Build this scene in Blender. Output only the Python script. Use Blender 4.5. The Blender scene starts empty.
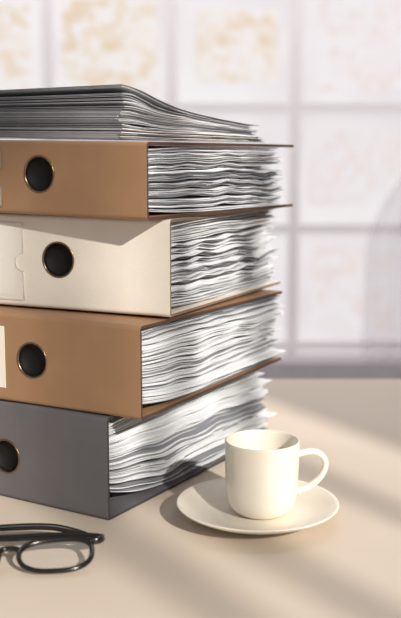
import bpy, bmesh, math, random
from mathutils import Vector, noise, Matrix
random.seed(4)
S=bpy.context.scene
try:
    S.view_settings.view_transform='Standard'
except Exception: pass
TZ=0.75
def lin(c):
    return tuple(((x/255)/12.92 if x/255<=0.04045 else ((x/255+0.055)/1.055)**2.4) for x in c)+(1,)
def mat(name,rgb,rough=0.6,metal=0,var=0.06,scale=40,bump=0.0,bscale=300,coat=0,spec=0.5):
    m=bpy.data.materials.new(name); m.use_nodes=True
    nt=m.node_tree; b=nt.nodes['Principled BSDF']
    c=lin(rgb)
    tc=nt.nodes.new('ShaderNodeTexCoord')
    n=nt.nodes.new('ShaderNodeTexNoise'); n.inputs['Scale'].default_value=scale; n.inputs['Detail'].default_value=4
    nt.links.new(tc.outputs['Object'],n.inputs['Vector'])
    r=nt.nodes.new('ShaderNodeValToRGB')
    r.color_ramp.elements[0].position=0.3; r.color_ramp.elements[1].position=0.7
    r.color_ramp.elements[0].color=tuple(x*(1-var) for x in c[:3])+(1,)
    r.color_ramp.elements[1].color=tuple(min(1,x*(1+var)) for x in c[:3])+(1,)
    nt.links.new(n.outputs['Fac'],r.inputs['Fac']); nt.links.new(r.outputs['Color'],b.inputs['Base Color'])
    b.inputs['Roughness'].default_value=rough; b.inputs['Metallic'].default_value=metal
    b.inputs['Coat Weight'].default_value=coat
    b.inputs['Specular IOR Level'].default_value=spec
    if bump>0:
        n2=nt.nodes.new('ShaderNodeTexNoise'); n2.inputs['Scale'].default_value=bscale; n2.inputs['Detail'].default_value=3
        nt.links.new(tc.outputs['Object'],n2.inputs['Vector'])
        bp=nt.nodes.new('ShaderNodeBump'); bp.inputs['Strength'].default_value=bump; bp.inputs['Distance'].default_value=0.001
        nt.links.new(n2.outputs['Fac'],bp.inputs['Height']); nt.links.new(bp.outputs['Normal'],b.inputs['Normal'])
    return m
def mesh_obj(name,verts,faces,mats,parent=None,midx=None,smooth=False):
    me=bpy.data.meshes.new(name); me.from_pydata([tuple(v) for v in verts],[],faces); 
    for m in mats: me.materials.append(m)
    if midx: 
        for p,i in zip(me.polygons,midx): p.material_index=i
    bm=bmesh.new(); bm.from_mesh(me); bmesh.ops.recalc_face_normals(bm,faces=bm.faces); bm.to_mesh(me); bm.free()
    if smooth:
        for p in me.polygons: p.use_smooth=True
    o=bpy.data.objects.new(name,me); S.collection.objects.link(o)
    if parent: o.parent=parent
    return o
def empty(name,loc,rz=0,rot=None):
    e=bpy.data.objects.new(name,None); e.empty_display_size=0.03; S.collection.objects.link(e)
    e.location=loc; e.rotation_euler=rot if rot else (0,0,rz); return e
def boxes(name,lst,m,parent=None,bevel=0,segs=3):
    v=[];f=[]
    for (x0,x1,y0,y1,z0,z1) in lst:
        b=len(v)
        v+=[(x0,y0,z0),(x1,y0,z0),(x1,y1,z0),(x0,y1,z0),(x0,y0,z1),(x1,y0,z1),(x1,y1,z1),(x0,y1,z1)]
        f+=[tuple(b+i for i in q) for q in [(0,3,2,1),(4,5,6,7),(0,1,5,4),(1,2,6,5),(2,3,7,6),(3,0,4,7)]]
    o=mesh_obj(name,v,f,[m],parent)
    if bevel:
        mo=o.modifiers.new('b','BEVEL'); mo.width=bevel; mo.segments=segs
    return o
def lathe(name,prof,m,parent=None,segs=64,sub=1):
    v=[];f=[];n=len(prof)
    idx=[]
    for (r,z) in prof:
        if r<1e-6: idx.append([len(v)]*segs); v.append((0,0,z))
        else:
            idx.append([len(v)+k for k in range(segs)])
            v+=[(r*math.cos(2*math.pi*k/segs),r*math.sin(2*math.pi*k/segs),z) for k in range(segs)]
    for i in range(n-1):
        for k in range(segs):
            k2=(k+1)%segs
            q=[idx[i][k],idx[i][k2],idx[i+1][k2],idx[i+1][k]]
            q2=[]
            for a in q:
                if a not in q2: q2.append(a)
            if len(q2)>2: f.append(tuple(q2))
    o=mesh_obj(name,v,f,[m],parent,smooth=True)
    if sub:
        mo=o.modifiers.new('s','SUBSURF'); mo.levels=sub; mo.render_levels=sub
    return o
def tube(name,pts,rad,m,parent=None,closed=False,flat=(1,1),segs=12,up=Vector((0,0,1))):
    P=[Vector(p) for p in pts]; n=len(P); v=[];f=[]
    for i in range(n):
        if closed: t=P[(i+1)%n]-P[i-1]
        else: t=P[min(i+1,n-1)]-P[max(i-1,0)]
        t.normalize(); s=t.cross(up)
        if s.length<1e-4: s=Vector((1,0,0))
        s.normalize(); w=s.cross(t)
        r=rad[i] if isinstance(rad,(list,tuple)) else rad
        for k in range(segs):
            a=2*math.pi*k/segs
            v.append(P[i]+s*math.cos(a)*r*flat[0]+w*math.sin(a)*r*flat[1])
    for i in range(n if closed else n-1):
        j=(i+1)%n
        for k in range(segs):
            k2=(k+1)%segs
            f.append((i*segs+k,i*segs+k2,j*segs+k2,j*segs+k))
    if not closed:
        f.append(tuple(range(segs))); f.append(tuple((n-1)*segs+k for k in range(segs)))
    return mesh_obj(name,v,f,[m],parent,smooth=True)
# ---------------- materials
M_brown=mat('caramel_leatherette',(156,120,88),0.5,var=0.05,bump=0.25,bscale=900)
M_brownedge=mat('brown_board_edge',(70,50,40),0.7)
M_cream=mat('cream_leatherette',(228,220,208),0.5,var=0.03,bump=0.25,bscale=900)
M_creamedge=mat('cream_board_edge',(120,102,86),0.7)
M_grey=mat('grey_leatherette',(100,98,101),0.5,var=0.05,bump=0.25,bscale=900)
M_greyedge=mat('grey_board_edge',(52,50,52),0.7)
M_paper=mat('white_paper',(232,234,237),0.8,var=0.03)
M_paper2=mat('grey_line_paper',(146,149,155),0.8,var=0.03)  # grey sheets paint dark gap lines between the white pages
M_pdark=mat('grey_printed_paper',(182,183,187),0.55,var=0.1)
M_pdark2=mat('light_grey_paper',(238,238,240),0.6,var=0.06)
M_in=mat('hole_shade_black',(12,11,11),0.7,spec=.3)  # painted darkness for inside the finger holes
M_brass=mat('brass_ring',(138,116,92),0.3,metal=1)
M_frame=mat('black_acetate',(9,8,9),0.2,coat=0.3)
M_cer=mat('cream_ceramic',(236,228,213),0.28,var=0.02,coat=0.3)
M_table=mat('cream_table_laminate',(206,192,175),0.45,var=0.03,scale=6)
M_label=mat('label_paper',(228,222,212),0.7,var=0.02)
M_wall=mat('wall_paint',(215,208,206),0.9,var=0.02)
M_floor=mat('floor_grey',(150,142,140),0.7)
M_bar=mat('window_bar_paint',(248,244,245),0.7,var=.01)
M_sill=mat('window_sill_paint',(190,184,188),0.7)
M_veil=mat('shadow_veil_grey',(214,211,218),0.9,var=.02)  # see-through grey of the made-up shadow veil
M_veil.node_tree.nodes['Principled BSDF'].inputs['Alpha'].default_value=.34
def plastic():
    m=bpy.data.materials.new('clear_plastic_pocket'); m.use_nodes=True; nt=m.node_tree
    b=nt.nodes['Principled BSDF']; b.inputs['Base Color'].default_value=(0.9,0.88,0.85,1); b.inputs['Roughness'].default_value=0.12
    b.inputs['Alpha'].default_value=0.3; return m
M_plastic=plastic()
M_lens=bpy.data.materials.new('clear_lens'); M_lens.use_nodes=True
_b=M_lens.node_tree.nodes['Principled BSDF']; _b.inputs['Base Color'].default_value=(0.6,0.6,0.6,1); _b.inputs['Alpha'].default_value=0.10; _b.inputs['Roughness'].default_value=0.03

# ---------------- pages
def pages(name,parent,n,x0,x1,y0,y1,zb,zt,seed,mats,th=0.00042,jy=0.0042,jx=0.004,gapamp=1.0,nx=40,curl=None,fan=0,freq=2.0,stray=.10):
    rnd=random.Random(seed)
    offs=[];g=0;cy=0;cx=0;rot=0
    for i in range(n):
        if g<=0:
            g=rnd.randint(1,7); cy=rnd.uniform(-jy,jy); cx=rnd.uniform(-jx,jx); rot=rnd.uniform(-.024,.024)
        g-=1
        ex=rnd.uniform(-.006,-.002) if rnd.random()<stray else 0
        offs.append((max(-.0047,cy+rnd.uniform(-.0014,.0014)+ex),cx+rnd.uniform(-.0025,.0025)-ex,rot+rnd.uniform(-.014,.014),rnd.random()))
    gw=[ (rnd.random()**3)*(5.0 if rnd.random()<0.18 else 0.9)+0.03 for i in range(n)]
    V=[];F=[];MI=[]
    Z=[]
    for j in range(nx):
        s=j/(nx-1); x=x0+(x1-x0)*s
        gs=[gw[i]*max(0.02,0.75+0.4*noise.noise(Vector((s*freq+seed*7.1,i*0.45,seed)))*gapamp+0.9*noise.noise(Vector((s*7+seed,i*0.9,3.3)))) for i in range(n)]
        tot=sum(gs); H=zt(x)-zb(x); slack=max(0,H-n*th); t=th if slack>0 else H/n
        z=zb(x); col=[]
        for i in range(n):
            z+=gs[i]/tot*slack
            col.append((z,z+t*0.93)); z+=t
        Z.append(col)
    for i in range(n):
        cy,cx,rot,rr=offs[i]; b=len(V)
        xs1=x1+cx-fan*i/n
        for j in range(nx):
            s=j/(nx-1); x=x0+(xs1-x0)*s
            za,zc=Z[j][i]
            wob=0.0016*noise.noise(Vector((s*9,i*0.6,seed+5)))
            yn=y0+cy+rot*(x-x0)+wob
            dz=curl(x,i/n) if curl else 0
            V+=[(x,yn,za+dz),(x,yn,zc+dz),(x,y1,za),(x,y1,zc)]
        for j in range(nx-1):
            a=b+j*4; c=a+4
            F+=[(a,c,c+1,a+1),(a+1,c+1,c+3,a+3),(a+3,c+3,c+2,a+2),(a+2,c+2,c,a)]
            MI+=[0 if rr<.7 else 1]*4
        a=b; F.append((a,a+1,a+3,a+2)); a=b+(nx-1)*4; F.append((a,a+2,a+3,a+1)); MI+=[0,0]
    return mesh_obj(name,V,F,mats,parent,MI)
# ---------------- binder
W=0.285; L=0.318
def binder(cx,cy,ang,z0,h,D0,D1,mc,me_,seed,raise_=0.004,lower=0.003,n=110,label='pocket',yin=0.004,px1=0.275,th=.00038,hf=.5,hy=.107,lo=.035):
    e=empty('ring_binder',(cx,cy,TZ+z0),math.radians(90-ang))
    t=0.0028; r=0.0038
    outer=[];inner=[]
    zb=lambda x:-D0*x/W
    zt=lambda x:h-D1*x/W
    N=14
    for k in range(N): 
        x=W+(r-W)*k/(N-1); outer.append((x,zt(x))); inner.append((x,zt(x)-t))
    for k in range(1,6):
        a=math.pi/2*k/6; outer.append((r-r*math.sin(a),zt(r)-r+r*math.cos(a))); inner.append((r-(r-t)*math.sin(a),zt(r)-r+(r-t)*math.cos(a)))
    outer+= [(0,zt(0)-r),(0,r)]; inner+=[(t,zt(0)-r),(t,r)]
    for k in range(1,6):
        a=math.pi/2*k/6; outer.append((r-r*math.cos(a),r-r*math.sin(a)+zb(r))); inner.append((r-(r-t)*math.cos(a),r-(r-t)*math.sin(a)+zb(r)))
    for k in range(N):
        x=r+(W-r)*k/(N-1); outer.append((x,zb(x))); inner.append((x,zb(x)+t))
    V=[];F=[];MI=[];m=len(outer)
    for y in (0,L):
        V+=[(x,y,z) for x,z in outer]; V+=[(x,y,z) for x,z in inner]
    for i in range(m-1):
        F.append((i,i+1,2*m+i+1,2*m+i)); MI.append(0)
        F.append((m+i,m+i+1,3*m+i+1,3*m+i)); MI.append(2)
        F.append((i,i+1,m+i+1,m+i)); MI.append(1)
        F.append((2*m+i,2*m+i+1,3*m+i+1,3*m+i)); MI.append(1)
    for i in (0,m-1):
        F.append((i,m+i,3*m+i,2*m+i)); MI.append(1)
    cov=mesh_obj('cover',V,F,[mc,me_,mc],e,MI)
    hz=h*hf;R=0.0150
    bm=bmesh.new(); bmesh.ops.create_cone(bm,cap_ends=True,segments=48,radius1=R,radius2=R,depth=0.02,matrix=Matrix.Translation((0,hy,hz))@Matrix.Rotation(math.pi/2,4,'Y'))
    me=bpy.data.meshes.new('cut'); bm.to_mesh(me); bm.free()
    cut=bpy.data.objects.new('cut',me); S.collection.objects.link(cut); cut.parent=e
    bpy.context.view_layer.update()
    mo=cov.modifiers.new('hole','BOOLEAN'); mo.object=cut; mo.operation='DIFFERENCE'; mo.solver='EXACT'
    bpy.context.view_layer.update()
    dg=bpy.context.evaluated_depsgraph_get(); nm=bpy.data.meshes.new_from_object(cov.evaluated_get(dg))
    cov.modifiers.clear(); cov.data=nm; bpy.data.objects.remove(cut)
    mb=cov.modifiers.new('bev','BEVEL'); mb.width=0.0004; mb.segments=2; mb.limit_method='ANGLE'
    rg=lathe('finger_ring',[(R-.0010,-.003),(R-.0008,.0003),(R,.0008),(R+.0008,.0007),(R+.0012,.0001),(R+.0010,-.0002)],M_brass,e,48,1)
    rg.rotation_euler=(0,-math.pi/2,0); rg.location=(0,hy,hz)
    cu=lathe('hole_shade_cup',[(R-.0009,-.0004),(R-.0011,-.0052),(0,-.0052)],M_in,e,48,0)  # black cup stands in for the shade inside the hole
    cu.rotation_euler=(0,-math.pi/2,0); cu.location=(0,hy,hz)
    ly0=hy+lo
    if label=='pocket':
        y0=ly0;y1=L-.03;za=.006;zc=h-.008;zm=(za+zc)/2;nr=.008
        pts=[(y0,za),(y1,za),(y1,zc),(y0,zc)]+[(y0+nr*math.sin(math.pi*k/12),zm+nr*math.cos(math.pi*k/12)) for k in range(13)]
        vv=[(-.0006,y,z) for y,z in pts]; 
        mesh_obj('label_pocket',vv,[tuple(range(len(vv)))],[M_plastic],e)
        out=[(-.0007,y,z) for y,z in pts]
        tube('pocket_welt',out,0.0004,mc,e,closed=True,segs=6,up=Vector((1,0,0)))
        boxes('label_card',[(-.0005,-.0001,y0+.012,y1-.004,za+.004,zc-.004)],M_label,e)
    else:
        boxes('label_card',[(-.0006,-.0001,ly0-.006,L-.04,.012,h-.012)],M_label,e)
    boxes('arch_mechanism',[(0.03,0.075,0.09,0.25,zb(.05)+t,zb(.05)+t+.0015)],M_brass,e)
    f=lambda x:max(0,1-x/0.11)**2
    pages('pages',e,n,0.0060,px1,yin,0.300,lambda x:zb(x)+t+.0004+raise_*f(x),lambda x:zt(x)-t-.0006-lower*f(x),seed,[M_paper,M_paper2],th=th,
          jx=.009 if seed in(2,1) else .006)
    return e
binder(-.0780,.887,31.5,0.0004,.0900,0,.004,M_grey,M_greyedge,1,raise_=.022,lower=.006,n=112,yin=.009,px1=.287,hf=.43,hy=.112)
binder(-.049,.876,28,.0912,.0790,.004,.010,M_brown,M_brownedge,5,raise_=.010,lower=.004,n=108,label='card',hy=.109,yin=.0055)
binder(-.0255,.910,23,.1712,.0825,.010,.008,M_cream,M_creamedge,2,n=112,px1=.268,yin=.006,hf=.53)
binder(-.043,.885,29,.2552,.0630,.008,.008,M_brown,M_brownedge,8,n=88,label='pocket',px1=.260,hf=.55,yin=.0055,lo=.040)
# ---------------- loose pile on top
pe=empty('document_pile',(-.066,.920,TZ+.3192),math.radians(90-38))
def pt(x):
    s=min(1,max(0,(x-.0)/.22))
    return .040-.025*s**1.0-.004*math.sin(math.pi*s)
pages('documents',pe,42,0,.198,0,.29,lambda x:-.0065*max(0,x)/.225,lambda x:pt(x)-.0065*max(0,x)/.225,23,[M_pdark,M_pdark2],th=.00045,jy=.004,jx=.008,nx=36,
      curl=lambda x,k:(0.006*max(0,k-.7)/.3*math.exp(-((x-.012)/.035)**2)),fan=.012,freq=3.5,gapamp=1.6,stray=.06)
# ---------------- cup and saucer
ce=empty('saucer',(.0485,.893,TZ))
lathe('saucer_dish',[(0,.0022),(.028,.0022),(.0325,.0004),(.036,.0004),(.0385,.003),(.054,.0065),(.066,.0125),(.0692,.0150),(.0690,.0162),(.0670,.0160),(.054,.0100),(.041,.0068),(.030,.0062),(.0235,.0062),(.022,.0058),(0,.0058)],M_cer,ce,64,1)
cu=empty('coffee_cup',(.0520,.894,TZ+.0062),math.radians(4))
lathe('cup_body',[(0,.0012),(.016,.0012),(.0175,0),(.0195,0),(.0225,.0018),(.0268,.0055),(.0296,.012),(.0306,.022),(.0311,.040),(.0316,.060),(.0315,.0632),(.0304,.0640),(.0293,.0630),(.0288,.045),(.0282,.022),(.0262,.012),(.021,.0065),(0,.0055)],M_cer,cu,64,1)
hp=[(.0298,0,.0500),(.034,0,.0515),(.041,0,.0525),(.048,0,.0510),(.0530,0,.0460),(.0540,0,.0395),(.0510,0,.0315),(.0450,0,.0250),(.038,0,.0205),(.0296,0,.0175)]
def cat(pts,k=5):
    P=[Vector(p) for p in pts]; out=[]
    for i in range(len(P)-1):
        a=P[max(i-1,0)];b=P[i];c=P[i+1];d=P[min(i+2,len(P)-1)]
        for j in range(k):
            t=j/k; out.append(0.5*((2*b)+(c-a)*t+(2*a-5*b+4*c-d)*t*t+(3*b-a-3*c+d)*t**3))
    out.append(P[-1]); return out
tube('cup_handle',cat(hp),.0027,M_cer,cu,flat=(1.0,1.6),segs=16,up=Vector((0,1,0)))
# ---------------- glasses
th=math.radians(68)
ge=empty('eyeglasses',(-.143,.770,TZ+.0030),math.radians(6))
ct,st=math.cos(th),math.sin(th)
def G(x,back,up): return (x,up*st+back*ct,up*ct-back*st+.0002)
UPF=Vector(G(0,1,0))-Vector(G(0,0,0))
def rim(cx,mir):
    pts=[]
    for k in range(48):
        a=2*math.pi*k/48; c,s=math.cos(a),math.sin(a)
        x=.0275*math.copysign(abs(c)**.75,c); z=.0165*math.copysign(abs(s)**.8,s)
        x*=1+.06*(z/.0175); z+= .0020*(x/.0265)*mir*(1 if z>0 else .2)
        pts.append(G(cx+x,0,.0180+z))
    return pts
for i,(cx,mir) in enumerate(((.0350,1),(-.0350,-1))):
    p=rim(cx,mir)
    rads=[.0020+.0006*max(0,math.sin(2*math.pi*k/48)) for k in range(48)]
    tube('rim_%d'%(i+1),p,rads,M_frame,ge,closed=True,flat=(1,1.0),segs=10,up=UPF)
    mesh_obj('lens_%d'%(i+1),p,[tuple(range(len(p)))],[M_lens],ge)
tube('bridge',cat([G(-.0085,0,.023),G(-.004,0,.0265),G(.004,0,.0265),G(.0085,0,.023)]),.0022,M_frame,ge,segs=10,up=UPF)
hb=Vector(G(.0695,0,.031))
for i,sg in enumerate((1,-1)):
    a=Vector(G(sg*.060,0,.0315)); 
    tube('hinge_%d'%(i+1),cat([a,(sg*.0675,a.y+.001,a.z+.0005),(sg*.0705,a.y+.007,a.z-.001),(sg*.0705,a.y+.014,a.z-.003)]),.0027,M_frame,ge,flat=(.9,1.2),segs=10)
y0=hb.y+.013; z0=hb.z-.002
tube('temple_1',cat([(.0708,y0-.003,z0),(.066,y0+.002,z0),(.04,y0+.004,z0+.001),(0,y0+.006,z0),(-.03,y0+.008,z0-.001),(-.05,y0+.010,z0-.004),(-.066,y0+.012,.001)]),.0024,M_frame,ge,flat=(.8,1.2),segs=10)
tube('temple_2',cat([(-.0708,y0-.003,z0),(-.068,y0+.006,z0),(-.04,y0+.015,z0+.003),(-.0,y0+.021,z0+.003),(.03,y0+.024,z0+.001),(.05,y0+.024,z0-.004),(.064,y0+.021,.001)]),.0024,M_frame,ge,flat=(.8,1.2),segs=10)
# ---------------- table
te=empty('table',(0,0.60,0))
boxes('table_top',[(-1.1,1.1,-.62,.81,TZ-.03,TZ)],M_table,te,bevel=.003)
boxes('table_legs',[(sx-.03,sx+.03,sy-.03,sy+.03,0,TZ-.03) for sx in (-1.02,1.02) for sy in (-.55,.75)],M_table,te)
# ---------------- room
boxes('floor',[(-3,3,-3,3.4,-.05,0)],M_floor)
Yb=3.2
xs=[-.437-.355*4+.355*k for k in range(10)]
x0w,x1w=xs[0],xs[-1]
boxes('wall_back',[(-3,3,Yb,Yb+.12,0,.38),(-3,3,Yb,Yb+.12,2.26,2.7),(-3,x0w,Yb,Yb+.12,.38,2.26),(x1w,3,Yb,Yb+.12,.38,2.26)],M_wall)
boxes('trim_sill',[(-2.6,2.6,Yb-.12,Yb-.001,.33,.40)],M_sill)
we=empty('window_1',(0,Yb+.02,0))
boxes('bars',[(x-.016,x+.016,0,.04,.38,2.26) for x in xs]+[(x0w,x1w,0.002,.038,z-.014,z+.014) for z in (.42,.77,1.12,1.47,1.82,2.17)],M_bar,we)
def glow(name,plain):
    m=bpy.data.materials.new(name); m.use_nodes=True; nt=m.node_tree; b=nt.nodes['Principled BSDF']
    tc=nt.nodes.new('ShaderNodeTexCoord')
    b.inputs['Base Color'].default_value=(0.12,.12,.12,1); b.inputs['Emission Strength'].default_value=.85; b.inputs['Roughness'].default_value=.6
    if plain:
        n=nt.nodes.new('ShaderNodeTexNoise'); n.inputs['Scale'].default_value=3
        nt.links.new(tc.outputs['Object'],n.inputs['Vector'])
        r=nt.nodes.new('ShaderNodeValToRGB'); e=r.color_ramp.elements
        e[0].position=.35; e[0].color=lin((236,229,232)); e[1].position=.65; e[1].color=lin((247,242,243))
        nt.links.new(n.outputs['Fac'],r.inputs['Fac'])
    else:
        n=nt.nodes.new('ShaderNodeTexNoise'); n.inputs['Scale'].default_value=14; n.inputs['Detail'].default_value=4
        nt.links.new(tc.outputs['Object'],n.inputs['Vector'])
        mxv=nt.nodes.new('ShaderNodeVectorMath'); mxv.operation='SCALE'; mxv.inputs['Scale'].default_value=.12
        nt.links.new(n.outputs['Color'],mxv.inputs[0])
        ad=nt.nodes.new('ShaderNodeVectorMath'); ad.operation='ADD'
        nt.links.new(tc.outputs['Object'],ad.inputs[0]); nt.links.new(mxv.outputs[0],ad.inputs[1])
        v=nt.nodes.new('ShaderNodeTexVoronoi'); v.inputs['Scale'].default_value=34
        nt.links.new(ad.outputs[0],v.inputs['Vector'])
        sc=nt.nodes.new('ShaderNodeSeparateColor'); nt.links.new(v.outputs['Color'],sc.inputs[0])
        r=nt.nodes.new('ShaderNodeValToRGB'); e=r.color_ramp.elements
        a,bb,c=plain_cols[name]
        e[0].position=.2; e[0].color=lin(a); e[1].position=.98; e[1].color=lin(c)
        x=r.color_ramp.elements.new(.6); x.color=lin(bb)
        nt.links.new(sc.outputs[0],r.inputs['Fac'])
    nt.links.new(r.outputs['Color'],b.inputs['Emission Color'])
    return m
plain_cols={'blotch_glow_warm':((245,240,238),(242,229,216),(232,207,178)),'blotch_glow_pale':((242,237,239),(241,233,234),(238,225,221))}  # emission colours of the invented blotch sheets
boxes('panes',[(x0w,x1w,.018,.024,.38,2.26)],glow('frosted_window_pane',True),we)
MW=glow('blotch_glow_warm',False); MP=glow('blotch_glow_pale',False)
cells=[]
for ci in range(len(xs)-1):
    for zi,zc in enumerate((.595,.945,1.295,1.645,1.995)):
        cells.append(((xs[ci]+xs[ci+1])/2,zc,ci,zi))
rr=random.Random(7)
warm=[];pale=[]
for (cx,cz,ci,zi) in cells:
    w=rr.uniform(.115,.14);h=rr.uniform(.10,.13);ox=rr.uniform(-.015,.015)
    b=(cx-w+ox,cx+w+ox,.014,.0155,cz-h,cz+h)
    if zi>=2 and ci!=6: warm.append(b)
    elif zi>=1 or ci%2==0: pale.append(b)
    if zi>=2 and ci==6: pale.append(b)
boxes('blotch_sheets',warm,MW,we)  # made-up glowing sheets stand in for blurred scenery behind the panes
boxes('blotch_sheets_pale',pale,MP,we)
XR=1.3
boxes('wall_right',[(XR,XR+.1,-3,3.2,0,.9),(XR,XR+.1,-3,3.2,2.65,3.7),(XR,XR+.1,-.70,3.2,.9,2.65),(XR,XR+.1,-3,-2.6,.9,2.65)],M_wall)
w2=empty('unseen_window',(XR,0,0))  # unseen frame, bars spaced as a gobo for the table's shadow streaks
boxes('bars',[(.03,.05,y-.011,y+.011,.9,2.65) for y in (-1.00,-1.28,-1.45,-1.9,-2.2)],M_bar,w2)
# ---------------- made-up veil standing in for a faint grey shadow
V=[];F=[];nu,nv=60,40
for j in range(nv+1):
    z=.06+(2.34-.06)*j/nv
    s=min(1,max(0,(z-.70)/.55)); s=s*s*(3-2*s)
    xl=.465+.26*s
    for i in range(nu+1):
        u=i/nu; x=xl+(1.12-xl)*u
        V.append((x,3.10+.022*math.sin(u*44+z*.6)*(1-.3*s)*min(1,u*5),z))
for j in range(nv):
    for i in range(nu):
        a=j*(nu+1)+i; F.append((a,a+1,a+nu+2,a+nu+1))
cc=empty('shadow_veil',(0,0,0))
mesh_obj('veil_sheet',V,F,[M_veil],cc,smooth=True)
tube('veil_rod',[(-1.9,3.10,2.35),(0,3.10,2.35),(1.25,3.10,2.35)],.012,M_sill,cc)
boxes('rod_brackets',[(x-.01,x+.01,3.10,3.20,2.34,2.36) for x in (-1.8,1.2)],M_sill,cc)
# ---------------- light
w=bpy.data.worlds.new('world'); S.world=w; w.use_nodes=True
w.node_tree.nodes['Background'].inputs['Color'].default_value=(.97,.96,.98,1)
w.node_tree.nodes['Background'].inputs['Strength'].default_value=.37
sl=bpy.data.lights.new('sun','SUN'); sl.energy=5.0; sl.angle=math.radians(1.2); sl.color=(1,.945,.865)
so=bpy.data.objects.new('sun',sl); S.collection.objects.link(so)
el=math.radians(28); d=Vector((-.522*math.cos(el),.853*math.cos(el),-math.sin(el)))
so.rotation_euler=d.to_track_quat('-Z','Y').to_euler(); so.location=(2,-2,3)
al=bpy.data.lights.new('back_fill_light','AREA'); al.energy=29; al.shape='RECTANGLE'; al.size=2.4; al.size_y=.5; al.color=(1,.97,.97)  # added fill with no real fixture, brightens the back window bars
ao=bpy.data.objects.new('back_fill_light',al); S.collection.objects.link(ao); ao.location=(0,1.9,2.6)
ao.rotation_euler=(Vector((0,3.2,.9))-Vector((0,1.9,2.6))).to_track_quat('-Z','Y').to_euler()
# ---------------- camera
cd=bpy.data.cameras.new('camera'); co=bpy.data.objects.new('camera',cd); S.collection.objects.link(co); S.camera=co
cd.sensor_fit='VERTICAL'; cd.sensor_height=36; cd.lens=1100/618*36
co.location=(0,0,TZ+.335); co.rotation_euler=(math.radians(90-9.75),0,0)
cd.dof.use_dof=True; cd.dof.focus_distance=.95; cd.dof.aperture_fstop=5.2
cd.clip_start=.01
